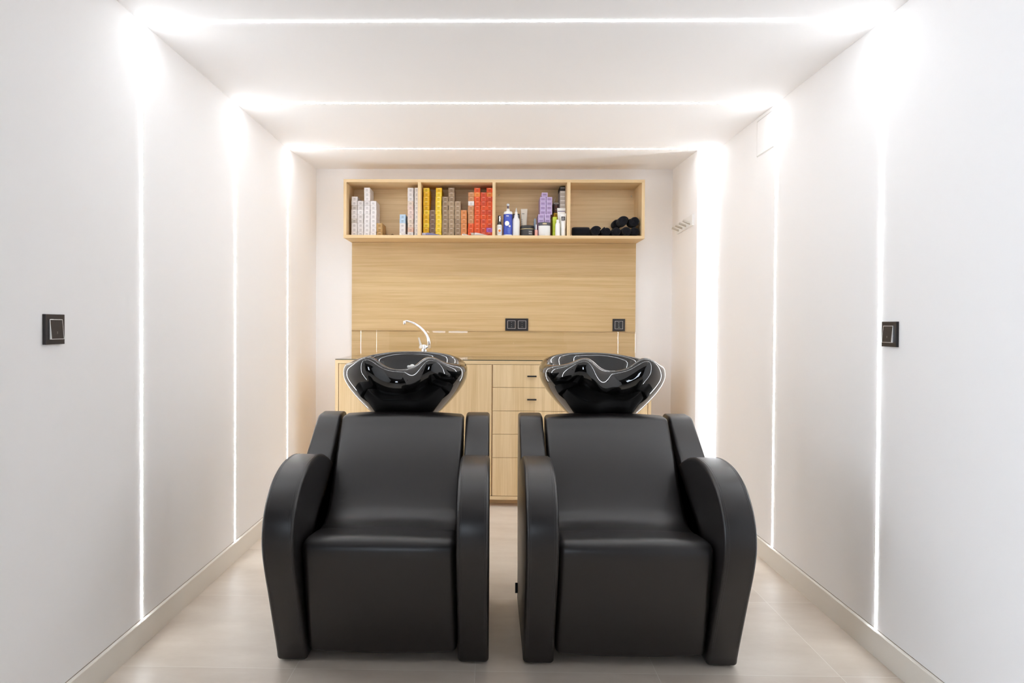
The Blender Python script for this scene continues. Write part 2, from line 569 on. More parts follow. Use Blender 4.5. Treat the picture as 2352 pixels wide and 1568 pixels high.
socket('black double socket with pale square rings on the oak panel', (0.1385, 0.2145), 1.1523)
socket('black single socket near the right edge of the oak panel', (0.902,), 1.1533)

# ------------------------------------------------------------------ oak panel, cabinet, glass
PX0, PX1 = -1.0062, 1.0203
m = MB(); m.box(PX0, PX1, 4.8805, 4.8995, 0.60, 1.7335)
tag(build('wall_panel', m, OAK_P, origin=(0, 4.89, 0.6)), 'pale oak wall panel with level grain between the worktop and the shelf', 'wall panel')

def glass_sheet(name, label, cat, x0, x1, y0, y1, z0, z1, edges):
    t = thing(name, label, cat, ((x0 + x1) / 2, (y0 + y1) / 2, z0))
    build('pane', MB().box(x0, x1, y0, y1, z0, z1), GLASS, t)
    m = MB()
    for e in edges: m.box(*e)
    return t, m
CX0, CX1, CY = -0.9905, 1.0025, 4.30
t, m = glass_sheet('glass_splashback', 'clear glass splashback standing along the bottom of the oak panel', 'splashback', PX0 + .001, PX1 - .001, 4.8745, 4.8795, 0.9285, 1.1035,
                   [(PX0 + .001, PX1 - .001, 4.8743, 4.8797, 1.1036, 1.1051)])
build('polished_edge', m, GLASS_RIM, t)
t, m = glass_sheet('glass_worktop', 'thin clear glass worktop with dark green edge on the oak cabinet', 'worktop', CX0 + .001, CX1 - .001, CY + .0012, 4.8735, 0.9235, 0.9275,
                   [(CX0, CX1, CY - 0.0005, CY + 0.0008, 0.9234, 0.9282)])
build('polished_edge', m, GLASS_EDGE, t)['label'] = 'dark green glass front edge'

cab = thing('base_cabinet', 'long pale oak base cabinet with doors and drawers under the glass worktop', 'cabinet', ((CX0 + CX1) / 2, 4.6, 0))
YBK = 4.8995
m = MB()
m.box(CX0, CX0 + .019, CY, 4.8795, 0.046, 0.9010); m.box(CX1 - .019, CX1, CY, 4.8795, 0.046, 0.9010)
for x in (0.004, 0.498): m.box(x - .009, x + .009, CY + .021, 4.87, 0.069, 0.9005)
m.box(CX0 + .019, CX1 - .019, 4.86, 4.8795, 0.046, 0.9005)
build('carcass', m, OAK_Z, cab)
build('top_board', MB().box(CX0, CX1, CY, 4.8795, 0.9012, 0.9232), OAK_X, cab)
build('bottom_rail', MB().box(CX0 + .0192, CX1 - .0192, CY, 4.858, 0.046, 0.0672), OAK_X, cab)
build('plinth', MB().box(CX0 + .03, CX1 - .03, 4.392, 4.86, 0.0, 0.0458), OAK_X, cab)
g = 0.0022
def front(name, x0, x1, z0, z1, hand=None):
    o = build(name, MB().box(x0 + g, x1 - g, CY + .001, CY + .020, z0 + g / 2, z1 - g / 2, bevel=0.0006, seg=1), OAK_Z, cab)
    if hand:
        hx, hz = hand
        mm = MB(); mm.box(hx - .029, hx + .029, CY - 0.018, CY - 0.012, hz - .0045, hz + .0045, bevel=0.001)
        for sx in (-.022, .022): mm.box(hx + sx - .003, hx + sx + .003, CY - 0.0125, CY + 0.0012, hz - .003, hz + .003)
        build('handle', mm, BLACKPL, o)['label'] = 'slim black bar handle'
    return o
zt, zb = 0.9000, 0.0690
front('door', CX0 + .0205, -0.487, zb, zt)
front('door', -0.487, 0.003, zb, zt)
zs = [0.9000, 0.7552, 0.6068, 0.4602, 0.3121, 0.0690]
for k in range(5):
    hz = (zs[k] + zs[k + 1]) / 2 if k < 4 else zs[4] - 0.074
    front('drawer', 0.0045, 0.498, zs[k + 1], zs[k], (0.2525, hz))
front('door', 0.498, CX1 - .0205, zb, zt)
# dark interior seen through the joints
build('interior', MB().box(CX0 + .0195, CX1 - .0195, CY + .0215, CY + .0225, 0.0675, 0.9008), DARKGAP, cab)

# tap with a swan neck
tap = thing('tap', 'chrome mixer tap with a long curved spout behind the left wash bowl', 'tap', (-0.455, 4.66, 0.9277))
m = MB(); m.lathe([(0.027, 0), (0.027, 0.006), (0.023, 0.010), (0.022, 0.075), (0.018, 0.084), (0.0, 0.086)], (-0.462, 4.66, 0.9277), 28)
m.tube([(-0.455, 4.655, 0.985), (-0.440, 4.655, 0.992), (-0.430, 4.655, 1.004)], [0.017, 0.016, 0.014], 16)
build('body', m, CHROME, tap, smooth=True)
pts = catmull([(-0.430, 4.655, 0.990), (-0.4300, 4.65, 1.030), (-0.4400, 4.65, 1.065), (-0.4625, 4.65, 1.102), (-0.4950, 4.65, 1.133), (-0.532, 4.65, 1.156), (-0.565, 4.65, 1.168), (-0.592, 4.65, 1.172)], 6)
n = len(pts)
m = MB(); m.tube(pts, [0.0150 - 0.0065 * i / (n - 1) for i in range(n)], 18)
sp = build('spout', m, CHROME, tap, smooth=True)
m = MB(); m.lathe([(0.0, -0.002), (0.0105, 0.0), (0.0118, 0.004), (0.0118, 0.021), (0.009, 0.0245), (0.0, 0.026)], (-0.5965, 4.65, 1.1495), 20)
build('nozzle', m, CHROME, sp, smooth=True)
m = MB(); m.tube([(-0.485, 4.655, 1.006), (-0.492, 4.652, 1.03), (-0.5, 4.648, 1.060)], [0.010, 0.007, 0.006], 12)
m.lathe([(0.019, 0), (0.021, 0.01), (0.016, 0.022), (0.0, 0.025)], (-0.478, 4.657, 0.985), 20)
build('lever', m, mat('satin_white_lever', srgb(225, 222, 216), 0.2, metal=0.3), tap, smooth=True)['label'] = 'pale upright lever'

# ------------------------------------------------------------------ coat hooks on the right niche wall
rk = thing('hook_rail', 'white hook rail with four steel pegs on the right niche wall', 'hook rail', (1.25, 4.48, 1.77))
wx = lambda y: 1.243 + (y - 4.185) * (1.281 - 1.243) / (YB - 4.185)
m = MB()
ya, yb_ = 4.262, 4.70
m.add([(wx(ya), ya, 1.774), (wx(yb_), yb_, 1.774), (wx(yb_), yb_, 1.842), (wx(ya), ya, 1.842),
       (wx(ya) - .012, ya, 1.774), (wx(yb_) - .012, yb_, 1.774), (wx(yb_) - .012, yb_, 1.842), (wx(ya) - .012, ya, 1.842)],
      [(0, 1, 2, 3), (4, 5, 6, 7), (0, 1, 5, 4), (1, 2, 6, 5), (2, 3, 7, 6), (3, 0, 4, 7)])
build('back_plate', m, WHITEPL, rk)
for y in (4.318, 4.425, 4.532, 4.638):
    m = MB()
    a = Vector((wx(y) - 0.010, y, 1.792)); d = Vector((-0.046, 0, 0.017))
    m.tube([a, a + d * 0.5, a + d * 0.97, a + d], [0.0075, 0.0075, 0.0075, 0.0062], 16)
    build('peg', m, STEEL, rk, smooth=True)

# ------------------------------------------------------------------ wall shelf
SX0, SX1, SY, SZ0, SZ1 = -1.0130, 1.0245, 4.63, 1.7350, 2.1325
TH = 0.0200
sh = thing('wall_shelf', 'long pale oak open wall shelf with four compartments above the oak panel', 'shelf', (0, 4.76, SZ0))
build('bottom_board', MB().box(SX0, SX1, SY, YBK, SZ0, SZ0 + TH), OAK_X, sh)
build('top_board', MB().box(SX0, SX1, SY, YBK, SZ1 - TH, SZ1), OAK_X, sh)
for x in (SX0, SX1 - TH):
    build('side_board', MB().box(x, x + TH, SY, YBK, SZ0 + TH, SZ1 - TH), OAK_Z, sh)
DIV = [(-0.5080, -0.4873), (-0.0018, 0.0188), (0.5026, 0.5243)]
for a, b in DIV:
    build('divider', MB().box(a, b, SY + .0005, 4.8798, SZ0 + TH, SZ1 - TH), OAK_Z, sh)
build('back_board', MB().box(SX0 + TH, SX1 - TH, 4.88, YBK, SZ0 + TH, SZ1 - TH), OAK_X, sh)
for x, z in ((0.0455, 2.073), (0.985, 2.069)):
    m = MB(); m.lathe([(0.0, -0.004), (0.004, -0.003), (0.006, 0.0)], (x, 4.88, z), 14, 0, 'y')
    build('screw', m, PINMETAL, sh, smooth=True)
ZS = SZ0 + TH + 0.0002

# ---- boxes of hair colour
BH, BW, BD = 0.0304, 0.0405, 0.150
_bm = {}
def dyebox_mesh(key, rgb, w=BW, h=BH, d=BD, style='print'):
    if key in _bm: return _bm[key]
    c = mat('card_' + key, srgb(*rgb), 0.55)
    lum = sum(rgb) / 3
    ink = mat('ink_' + key, srgb(*[int(v * (0.70 if lum > 90 else 2.2)) for v in rgb]), 0.6)
    pale = mat('band_' + key, srgb(*[min(255, int(v + (255 - v) * 0.55)) for v in rgb]), 0.5)
    mb = MB()
    mb.box(-w / 2, w / 2, 0, d, 0, h - 0.0004, 0, bevel=0.0007, seg=1)
    e = -0.00025
    def q(x0, x1, z0, z1, mi):
        mb.add([(x0, e, z0), (x1, e, z0), (x1, e, z1), (x0, e, z1)], [(0, 1, 2, 3)], mi)
    if style == 'print':
        q(-w * .22, w * .24, h * .78, h * .87, 2)
        q(-w * .16, w * .16, h * .52, h * .62, 1)
        q(-w * .22, w * .22, h * .34, h * .40, 1)
        q(-w * .14, w * .14, h * .20, h * .26, 1)
    elif style == 'framed':
        for a in ((-w * .46, w * .46, h * .86, h * .93), (-w * .46, w * .46, h * .07, h * .13), (-w * .46, -w * .42, h * .13, h * .86), (w * .42, w * .46, h * .13, h * .86)):
            q(*a, 2)
        q(-w * .28, w * .28, h * .5, h * .64, 1); q(-w * .28, w * .28, h * .28, h * .36, 1)
    elif style == 'blackband':
        q(-w * .42, w * .42, h * .55, h * .8, 2)
    me = bpy.data.meshes.new('hair_colour_box')
    me.from_pydata(mb.v, [], mb.f)
    for mm in (c, ink, pale): me.materials.append(mm)
    for p, i in zip(me.polygons, mb.m): p.material_index = i
    _bm[key] = me
    return me

ORD = ['', 'second', 'third', 'fourth', 'fifth', 'sixth', 'seventh', 'eighth', 'ninth', 'tenth', 'eleventh', 'twelfth']
_proto = {}
def place_box(key, rgb, x, y, z, label, group, **kw):
    me = dyebox_mesh(key, rgb, **kw)
    if key not in _proto:
        o = bpy.data.objects.new('hair_colour_box', me); _proto[key] = o
    else:
        o = _proto[key].copy()
    COL.objects.link(o)
    o.location = (x, y, z)
    tag(o, label, 'box', group)
    return o

def column(x0, x1, cols, where, group, yf=4.70, jit=0.0012, **kw):
    """cols: list of (key, rgb, colour word) from the bottom up"""
    n = len(cols)
    xc = (x0 + x1) / 2
    h = kw.get('h', BH)
    for i, (key, rgb, word) in enumerate(cols):
        fromtop = n - 1 - i
        if fromtop == 0: pos = 'topmost'
        elif i == 0: pos = 'bottom one'
        else: pos = ORD[fromtop] + ' from the top'
        place_box(key, rgb, xc + random.uniform(-jit, jit), yf + random.uniform(-0.003, 0.003), ZS + i * h,
                  f'{word} box, {pos} of {where}', group, **kw)

W1 = ('grey_white', (212, 206, 204), 'greyish white')
W2 = ('white', (226, 222, 222), 'white')
W3 = ('crumpled_grey', (186, 176, 168), 'dull grey')
PK = ('pinkish', (228, 208, 200), 'pale pink')
PK2 = ('cream_pink', (224, 208, 194), 'cream')
SA = ('salmon', (226, 190, 170), 'salmon')
BLU = ('pale_blue', (178, 204, 226), 'pale blue')
KR = ('kraft', (178, 140, 84), 'kraft brown')
YE = ('yellow', (234, 184, 20), 'deep yellow')
YL = ('light_yellow', (240, 204, 52), 'yellow')
BR = ('brown', (124, 98, 78), 'dark brown')
TA = ('taupe', (148, 124, 98), 'taupe')
TB = ('taupe_light', (164, 140, 112), 'light taupe')
OT = ('orange_tan', (206, 130, 72), 'tan orange')
OL = ('tan', (196, 138, 94), 'tan')
OR = ('orange', (222, 84, 28), 'orange')
OX = ('red_orange', (206, 72, 36), 'red orange')
OZ = ('light_orange', (228, 130, 52), 'light orange')
PU = ('violet', (168, 98, 186), 'violet')
G1 = 'white boxes in the first shelf compartment'
column(-0.9730, -0.9325, [W1, W1, W1, W3, W1, W1, W3, W1, W1], 'the leftmost stack on the shelf', G1)
column(-0.9300, -0.8910, [W1, W1, W1, W1, W1, W2, W1, W1], 'the second stack from the shelf left', G1)
column(-0.8868, -0.8448, [W2, W2, W2, W2, W2, W2, W2, W1, W2, W2, W2], 'the tall third stack from the shelf left', G1)
column(-0.8430, -0.8015, [W2] * 8, 'the fourth stack from the shelf left', G1)
column(-0.8000, -0.7590, [KR] * 3, 'the low stack beside the white boxes', 'kraft boxes in the first shelf compartment')
column(-0.6400, -0.5990, [W2, W2, W2, BLU, BLU], 'the short stack with two pale blue boxes', 'stack with two pale blue boxes')
column(-0.5860, -0.5440, [W2, SA, PK2, PK2, PK, PK, PK, PK2, W2, W2, W2], 'the tall white and pink stack', 'white and pink stack in the first compartment')
column(-0.5385, -0.5085, [('narrow_white',) + W2[1:]] * 11, 'the narrow stack against the first divider', 'narrow white boxes by the first divider', w=0.029, jit=0.0002)
column(-0.4770, -0.4355, [YE, YE, YL, YE, YE, YL, YE, YE, YE, YE, YL], 'the left yellow stack', 'yellow boxes in the left yellow stack')
column(-0.4335, -0.3935, [BR] * 6, 'the short stack between the two yellow stacks', 'dark brown boxes between the yellow stacks', jit=0.0004)
column(-0.3925, -0.3520, [YL] * 10 + [YE], 'the right yellow stack', 'yellow boxes in the right yellow stack')
column(-0.3470, -0.3065, [TA, TA, TA, TA, TA, TA, TA, TA, TA], 'the taupe stack beside the right yellow stack', 'taupe boxes in the first taupe stack')
column(-0.3045, -0.2630, [TB, TB, TB, TB, TB, TB, TB, TB, TA, TB, TA], 'the tall middle taupe stack', 'taupe boxes in the tall taupe stack')
column(-0.2605, -0.2190, [TA, TA, TA, TA, TB, TB, TB, TB], 'the taupe stack beside the tan orange one', 'taupe boxes in the third taupe stack')
column(-0.2175, -0.1770, [OT, OT, OT, OT, OT, OT], 'the low stack beside the third taupe stack', 'tan orange boxes in the low stack')
column(-0.1690, -0.1285, [OR, OR, OR, OL, OL, OL, OL, W2, OL, OL], 'the tan and orange stack', 'boxes in the tan and orange stack')
column(-0.1265, -0.0850, [OR, OR, OR, OR, OR, OR, OR, OR, OR, OZ, OR], 'the left of the three orange stacks', 'left orange stack')
column(-0.0835, -0.0425, [OX, OX, OR, OX, OR, OX, OR, OX, OX, OX], 'the middle of the three orange stacks', 'middle orange stack')
column(-0.0415, -0.0030, [OX, PU, OX, OR, OR, OX, OR, OR, OX, OZ, OR], 'the right of the three orange stacks', 'right orange stack', jit=0.0)

# violet framed boxes in the third compartment
LV = (184, 160, 208)
def violet(x, y, lev, label):
    place_box('lilac', LV, x, y, ZS + lev * 0.0306, label, 'lilac boxes in the third compartment', h=0.0306, d=0.145, style='framed')
for lev in range(5):
    nm = ['bottom', 'second', 'third', 'fourth', 'fifth'][lev]
    violet(0.3325, 4.690, lev, f'lilac hair colour box at the left of the {nm} row of the lilac pile')
    violet(0.3755, 4.690, lev, f'lilac hair colour box at the right of the {nm} row of the lilac pile')
for lev in range(5, 9):
    nm = ['sixth', 'seventh', 'eighth', 'ninth'][lev - 5]
    violet(0.3455, 4.712, lev, f'lilac hair colour box at the left of the {nm} row of the lilac pile')
    violet(0.3885, 4.712, lev, f'lilac hair colour box at the right of the {nm} row of the lilac pile')
violet(0.3570, 4.712, 9, 'single lilac hair colour box on top of the lilac pile')
# lime boxes
for i in range(4):
    pos = ['bottom one', 'second', 'third', 'topmost'][i]
    place_box('lime', (190, 204, 60), 0.4245, 4.672, ZS + i * 0.0333, f'lime green box, {pos} of the lime stack counted upwards', 'lime green boxes in the third compartment', h=0.0333, w=0.028, d=0.10, style='plain')
# column behind: yellow below, brown above
for i in range(8):
    c = YE if i < 6 else ('chocolate', (74, 44, 36), '')
    lab = f'yellow box, {["bottom","second","third","fourth","fifth","sixth"][i]} level of the stack behind the lime boxes' if i < 6 else ('lower of two chocolate brown boxes behind the lime boxes' if i == 6 else 'upper of two chocolate brown boxes behind the lime boxes')
    place_box('rear_' + c[0], c[1], 0.4435, 4.790, ZS + i * 0.0300, lab, 'yellow and brown boxes behind the lime boxes', h=0.0300, w=0.034, d=0.085)
# white and black stack by the divider
for i in range(12):
    if i == 11: key, rgb, lab = 'black_gold', (28, 24, 24), 'black box with a pale band on top of the grey stack by the third divider'
    else: key, rgb, lab = 'silver_grey', (190, 184, 178), f'silver grey box, {"bottom one" if i == 0 else ORD[11 - i] + " from the top"} of the stack by the third divider'
    place_box(key, rgb, 0.4825, 4.735, ZS + i * 0.0293, lab, 'grey stack by the third divider', h=0.0293, w=0.037, d=0.14, style='blackband')
# small opened box on the chocolate ones
oc = thing('opened_box', 'small opened pale box with one raised flap on the chocolate brown boxes', 'box', (0.4435, 4.80, ZS + 8 * 0.03 + 0.0005))
z0 = ZS + 8 * 0.03 + 0.0005
m = MB(); m.box(0.425, 0.4625, 4.79, 4.87, z0, z0 + 0.011, bevel=0.001)
build('tray', m, mat('grey_card', srgb(176, 168, 160), 0.6), oc)
m = MB(); m.add([(0.4262, 4.79, z0 + .0105), (0.4262, 4.86, z0 + .0105), (0.4382, 4.86, z0 + .047), (0.4382, 4.79, z0 + .047), (0.4275, 4.79, z0 + .0105), (0.4275, 4.86, z0 + .0105), (0.4395, 4.86, z0 + .047), (0.4395, 4.79, z0 + .047)],
                [(0, 1, 2, 3), (4, 5, 6, 7), (0, 1, 5, 4), (1, 2, 6, 5), (2, 3, 7, 6), (3, 0, 4, 7)])
build('flap', m, WHITEPL, oc)

# ---- bottles, jars and tubes
def bottle(name, label, cat, x, y, parts, mark=None):
    t = thing(name, label, cat, (x, y, ZS))
    for nm, prof, mt in parts:
        mm = MB(); mm.lathe(prof, (x, y, ZS), 32)
        build(nm, mm, mt, t, smooth=True)
    return t
def decal(name, parent, x, y, r, a0, a1, z0, z1, mt, n=10):
    """label patch hugging a round body, angles in degrees from straight ahead"""
    mm = MB(); vs = []; fs = []
    for i in range(n + 1):
        a = radians(a0 + (a1 - a0) * i / n)
        for z in (z0, z1):
            vs.append((x + r * sin(a), y - r * cos(a), z))
    for i in range(n): fs.append((2 * i, 2 * i + 2, 2 * i + 3, 2 * i + 1))
    mm.add(vs, fs)
    return build(name, mm, mt, parent, smooth=True)
def disc_decal(name, parent, x, y, r, a, zc, rad, mt, n=24):
    vs = [(x + r * sin(radians(a)), y - r * cos(radians(a)), zc)]; fs = []
    for ring in (1, 2, 3, 4):
        for i in range(n):
            q = 2 * pi * i / n
            aa = radians(a) + rad * ring / 4 * cos(q) / r
            vs.append((x + r * sin(aa), y - r * cos(aa), zc + rad * ring / 4 * sin(q)))
    fs += [(0, i + 1, (i + 1) % n + 1) for i in range(n)]
    for k in range(3):
        for i in range(n):
            j = (i + 1) % n
            fs.append((1 + k * n + i, 1 + (k + 1) * n + i, 1 + (k + 1) * n + j, 1 + k * n + j))
    mm = MB(); mm.add(vs, fs)
    return build(name, mm, mt, parent)
INK = mat('dark_ink', srgb(50, 46, 50), 0.5)
SILV = mat('silver_foil', (0.8, 0.8, 0.8, 1), 0.25, metal=1)
GOLD = mat('gold_foil', (0.86, 0.70, 0.40, 1), 0.3, metal=1)
ORG = mat('orange_ink', srgb(232, 134, 40), 0.5)
BLUEP = mat('blue_label', srgb(34, 66, 176), 0.3, coat=0.4)
PALEB = mat('pale_blue_ink', srgb(120, 150, 220), 0.5)
PINK = mat('pink_liquid', srgb(232, 170, 158), 0.2)
MILK = mat('milky_plastic', srgb(232, 232, 230), 0.35)
GREYB = mat('grey_blue_plastic', srgb(134, 148, 164), 0.3)

def text(body, size, loc, parent, mt, name='lettering', rot=(pi / 2, 0, 0), ext=0.0002):
    cu = bpy.data.curves.new(name, 'FONT')
    cu.body = body; cu.size = size; cu.extrude = ext; cu.align_x = 'CENTER'; cu.align_y = 'CENTER'; cu.offset = 0.0002
    tmp = bpy.data.objects.new('tmp', cu)
    COL.objects.link(tmp)
    dg = bpy.context.evaluated_depsgraph_get()
    me = bpy.data.meshes.new_from_object(tmp.evaluated_get(dg))
    bpy.data.objects.remove(tmp)
    me.name = name
    me.materials.clear(); me.materials.append(mt)
    o = bpy.data.objects.new(name, me)
    COL.objects.link(o)
    o.parent = parent
    o.location = Vector(loc) - world_loc(parent)
    o.rotation_euler = rot
    return o

x, y = 0.0465, 4.668
t = bottle('small_bottle', 'small white bottle with an orange emblem and black cap beside the second divider', 'bottle', x, y,
           [('body', [(0.017, 0), (0.0188, 0.002), (0.0188, 0.068), (0.015, 0.076), (0.0, 0.078)], MILK),
            ('cap', [(0.0150, 0.0775), (0.0142, 0.082), (0.0108, 0.096), (0.0106, 0.136), (0.009, 0.139), (0.0, 0.139)], BLACKPL)])
disc_decal('emblem', t, x, y, 0.0190, 4, ZS + 0.034, 0.0085, ORG)
decal('cap_stripe', t, x, y, 0.0112, -10, 45, ZS + 0.098, ZS + 0.134, SILV)
for zz in (0.060, 0.055, 0.020, 0.015): decal('print_line', t, x, y, 0.0190, -28, 28, ZS + zz, ZS + zz + 0.0018, mat('grey_ink', srgb(170, 164, 164), 0.6) if zz == 0.060 else bpy.data.materials['grey_ink'])

x, y = 0.1045, 4.672
t = bottle('pump_bottle', 'blue bottle with white shoulders, round white emblem and ball top', 'bottle', x, y,
           [('body', [(0.028, 0), (0.0300, 0.002), (0.0300, 0.158), (0.026, 0.166), (0.014, 0.168), (0.013, 0.172), (0.010, 0.186), (0.0, 0.188)], MILK),
            ('label_wrap', [(0.0303, 0.008), (0.0304, 0.009), (0.0304, 0.146), (0.0303, 0.147)], BLUEP),
            ('stem', [(0.0048, 0.187), (0.0048, 0.204), (0.0, 0.204)], mat('violet_stem', srgb(70, 56, 96), 0.4)),
            ('ball_top', [(0.004, 0.2035), (0.0095, 0.206), (0.0108, 0.212), (0.0095, 0.218), (0.005, 0.2215), (0.0, 0.2218)], mat('frosted_cap', srgb(200, 204, 210), 0.3))])
disc_decal('emblem', t, x, y, 0.0308, -14, ZS + 0.083, 0.0165, MILK)
disc_decal('emblem', t, x, y, 0.0309, 22, ZS + 0.064, 0.0075, MILK)
text('me', 0.014, (x - 0.004, y - 0.0312, ZS + 0.134), t, MILK)
for k in range(6): decal('print_line', t, x, y, 0.0308, -5, 40 - 3 * k, ZS + 0.047 - 0.006 * k, ZS + 0.049 - 0.006 * k, PALEB)

x, y = 0.1605, 4.672
t = bottle('applicator_bottle', 'white applicator bottle with a pointed nozzle beside the blue bottle', 'bottle', x, y,
           [('body', [(0.023, 0), (0.0245, 0.003), (0.0245, 0.104), (0.021, 0.118), (0.015, 0.126), (0.014, 0.138), (0.0, 0.139)], MILK),
            ('collar', [(0.0148, 0.1385), (0.0148, 0.141), (0.0100, 0.146), (0.0092, 0.164), (0.0, 0.165)], WHITEPL),
            ('nozzle', [(0.0065, 0.1645), (0.0058, 0.170), (0.0020, 0.192), (0.0, 0.1925)], mat('clear_tip', srgb(214, 216, 216), 0.25))])
m = MB(); m.box(0.1385, 0.187, 4.735, 4.790, ZS, ZS + 0.163, bevel=0.001)
tag(build('black_carton', m, BLACKPL, origin=(0.163, 4.76, ZS)), 'black carton behind the white applicator bottle', 'box')

def tube_shape(x, y, z0, wtop, rbot, h, cap_h, lean=0.0, n=20):
    """standing squeeze tube: round cap below, flat crimp on top"""
    body, cap = MB(), MB()
    rings = []
    zz = [0, 0.06, 0.3, 0.6, 0.9, 0.965, 1.0]
    for q in zz:
        rx = rbot + (wtop / 2 - rbot) * q
        ry = rbot * (1 - q) + 0.0008
        if q > 0.9: ry = 0.0009
        rings.append([(x + lean * q + rx * cos(2 * pi * i / n), y + ry * sin(2 * pi * i / n), z0 + cap_h + (h - cap_h) * q) for i in range(n)])
    vs = [p for r in rings for p in r]; fs = []
    for k in range(len(rings) - 1):
        for i in range(n):
            j = (i + 1) % n
            fs.append((k * n + i, k * n + j, (k + 1) * n + j, (k + 1) * n + i))
    fs.append([i for i in reversed(range(n))]); fs.append([(len(rings) - 1) * n + i for i in range(n)])
    body.add(vs, fs)
    cap.lathe([(rbot * 0.93, 0), (rbot * 0.97, 0.001), (rbot * 0.93, cap_h), (0, cap_h + .0002)], (x, y, z0), n)
    return body, cap
def stand_tube(name, label, x, y, wtop, rbot, h, cap_h, mt, mcap, lean=0.0):
    t = thing(name, label, 'tube', (x, y, ZS))
    b, c = tube_shape(x, y, ZS, wtop, rbot, h, cap_h, lean)
    build('body', b, mt, t, smooth=True); build('cap', c, mcap, t, smooth=True)
    return t
CREAM = mat('cream_tube', srgb(222, 214, 200), 0.35)
t = stand_tube('squeeze_tube', 'cream squeeze tube with dark lettering standing behind the black jar', 0.2160, 4.748, 0.046, 0.0185, 0.199, 0.030, CREAM, MILK, lean=0.002)
text('me', 0.013, (0.2105, 4.7335, ZS + 0.165), t, INK)
for k in range(5): text('l' * 3, 0.006, (0.2035, 4.7320 - .0012 * (4 - k), ZS + 0.085 + 0.013 * k), t, INK, rot=(pi / 2, -pi / 2, 0)) if k < 4 else None

x, y = 0.2385, 4.690
t = bottle('cosmetic_jar', 'wide black jar with a gold ring below its lid', 'jar', x, y,
           [('body', [(0.044, 0), (0.0490, 0.003), (0.0500, 0.043), (0.048, 0.046), (0, 0.046)], BLACKPL),
            ('ring', [(0.0495, 0.0455), (0.0508, 0.0465), (0.0508, 0.0490), (0.0495, 0.050)], GOLD),
            ('lid', [(0.0480, 0.0495), (0.0488, 0.051), (0.0488, 0.068), (0.0465, 0.071), (0, 0.0715)], BLACKPL)])
for k in range(2): decal('print_block', t, x, y, 0.0502, 8, 36, ZS + 0.010 + 0.014 * k, ZS + 0.018 + 0.014 * k, mat('print_grey_%d' % k, srgb(150, 146, 140), 0.6))

x, y = 0.2905, 4.700
bottle('slim_tube', 'slim grey blue tube standing between the black jar and the lilac boxes', 'tube', x, y,
       [('body', [(0.0075, 0), (0.0085, 0.002), (0.0085, 0.100), (0.0065, 0.118), (0.003, 0.1255), (0, 0.126)], GREYB)])
x, y = 0.2970, 4.662
bottle('nail_varnish_bottle', 'tiny pink bottle with a slim white cap in front of the lilac boxes', 'bottle', x, y,
       [('body', [(0.0095, 0), (0.0108, 0.002), (0.0108, 0.040), (0.006, 0.043), (0, 0.0435)], PINK),
        ('cap', [(0.0042, 0.0432), (0.0040, 0.048), (0.0036, 0.078), (0, 0.079)], WHITEPL)])
x = 0.3530
t = thing('cosmetic_jar', 'white jar with a dark grey lid in front of the lilac boxes', 'jar', (x, 4.664, ZS))
m = MB()
R, DY = 0.0400, 0.0225
def oval(prof, mm):
    n = 36; k = len(prof); vs = []; fs = []
    for i in range(n):
        a = 2 * pi * i / n
        for r, h in prof: vs.append((x + r * cos(a), 4.664 + r * 0.58 * sin(a), ZS + h))
    for i in range(n):
        j = (i + 1) % n
        for q in range(k - 1): fs.append((i * k + q, j * k + q, j * k + q + 1, i * k + q + 1))
    fs.append([i * k for i in reversed(range(n))]); fs.append([i * k + k - 1 for i in range(n)])
    mm.add(vs, fs); return mm
build('body', oval([(0.034, 0), (0.0385, 0.006), (0.0400, 0.030), (0.0400, 0.068), (0.037, 0.070)], MB()), MILK, t, smooth=True)
build('lid', oval([(0.0385, 0.0705), (0.0410, 0.0715), (0.0410, 0.090), (0.0390, 0.0915)], MB()), mat('graphite_lid', srgb(74, 72, 78), 0.35), t, smooth=True)
for k in range(4):
    m = MB(); m.box(x - 0.013 + 0.0068 * k, x - 0.0085 + 0.0068 * k, 4.6395, 4.6402, ZS + 0.0765, ZS + 0.0860)
    build('gold_mark', m, GOLD, t)

t = stand_tube('squeeze_tube', 'taller white squeeze tube with a violet band beside the third divider', 0.4705, 4.700, 0.058, 0.0185, 0.197, 0.03, WHITEPL, WHITEPL)
VIO = mat('violet_ink', srgb(92, 80, 124), 0.5)
m = MB(); m.box(0.446, 0.496, 4.6955, 4.6962, ZS + 0.172, ZS + 0.1765)
build('band', m, VIO, t)
t = stand_tube('squeeze_tube', 'shorter white squeeze tube with a black square emblem beside the third divider', 0.4800, 4.662, 0.042, 0.0165, 0.155, 0.052, WHITEPL, WHITEPL)
m = MB(); m.box(0.4655, 0.4910, 4.6470, 4.6476, ZS + 0.105, ZS + 0.131)
e = build('emblem', m, INK, t)
for k in range(3):
    m = MB(); m.box(0.4675 + .002 * k, 0.4845, 4.6465, 4.6469, ZS + 0.111 + 0.006 * k, ZS + 0.1125 + 0.006 * k)
    build('emblem_line', m, MILK, e)
x, y = 0.4415, 4.650
bottle('small_bottle', 'small white bottle with rounded shoulders in front of the lime boxes', 'bottle', x, y,
       [('body', [(0.014, 0), (0.0158, 0.002), (0.0158, 0.078), (0.011, 0.088), (0, 0.0885)], WHITEPL),
        ('cap', [(0.0098, 0.088), (0.0098, 0.107), (0.008, 0.110), (0, 0.1105)], WHITEPL)])

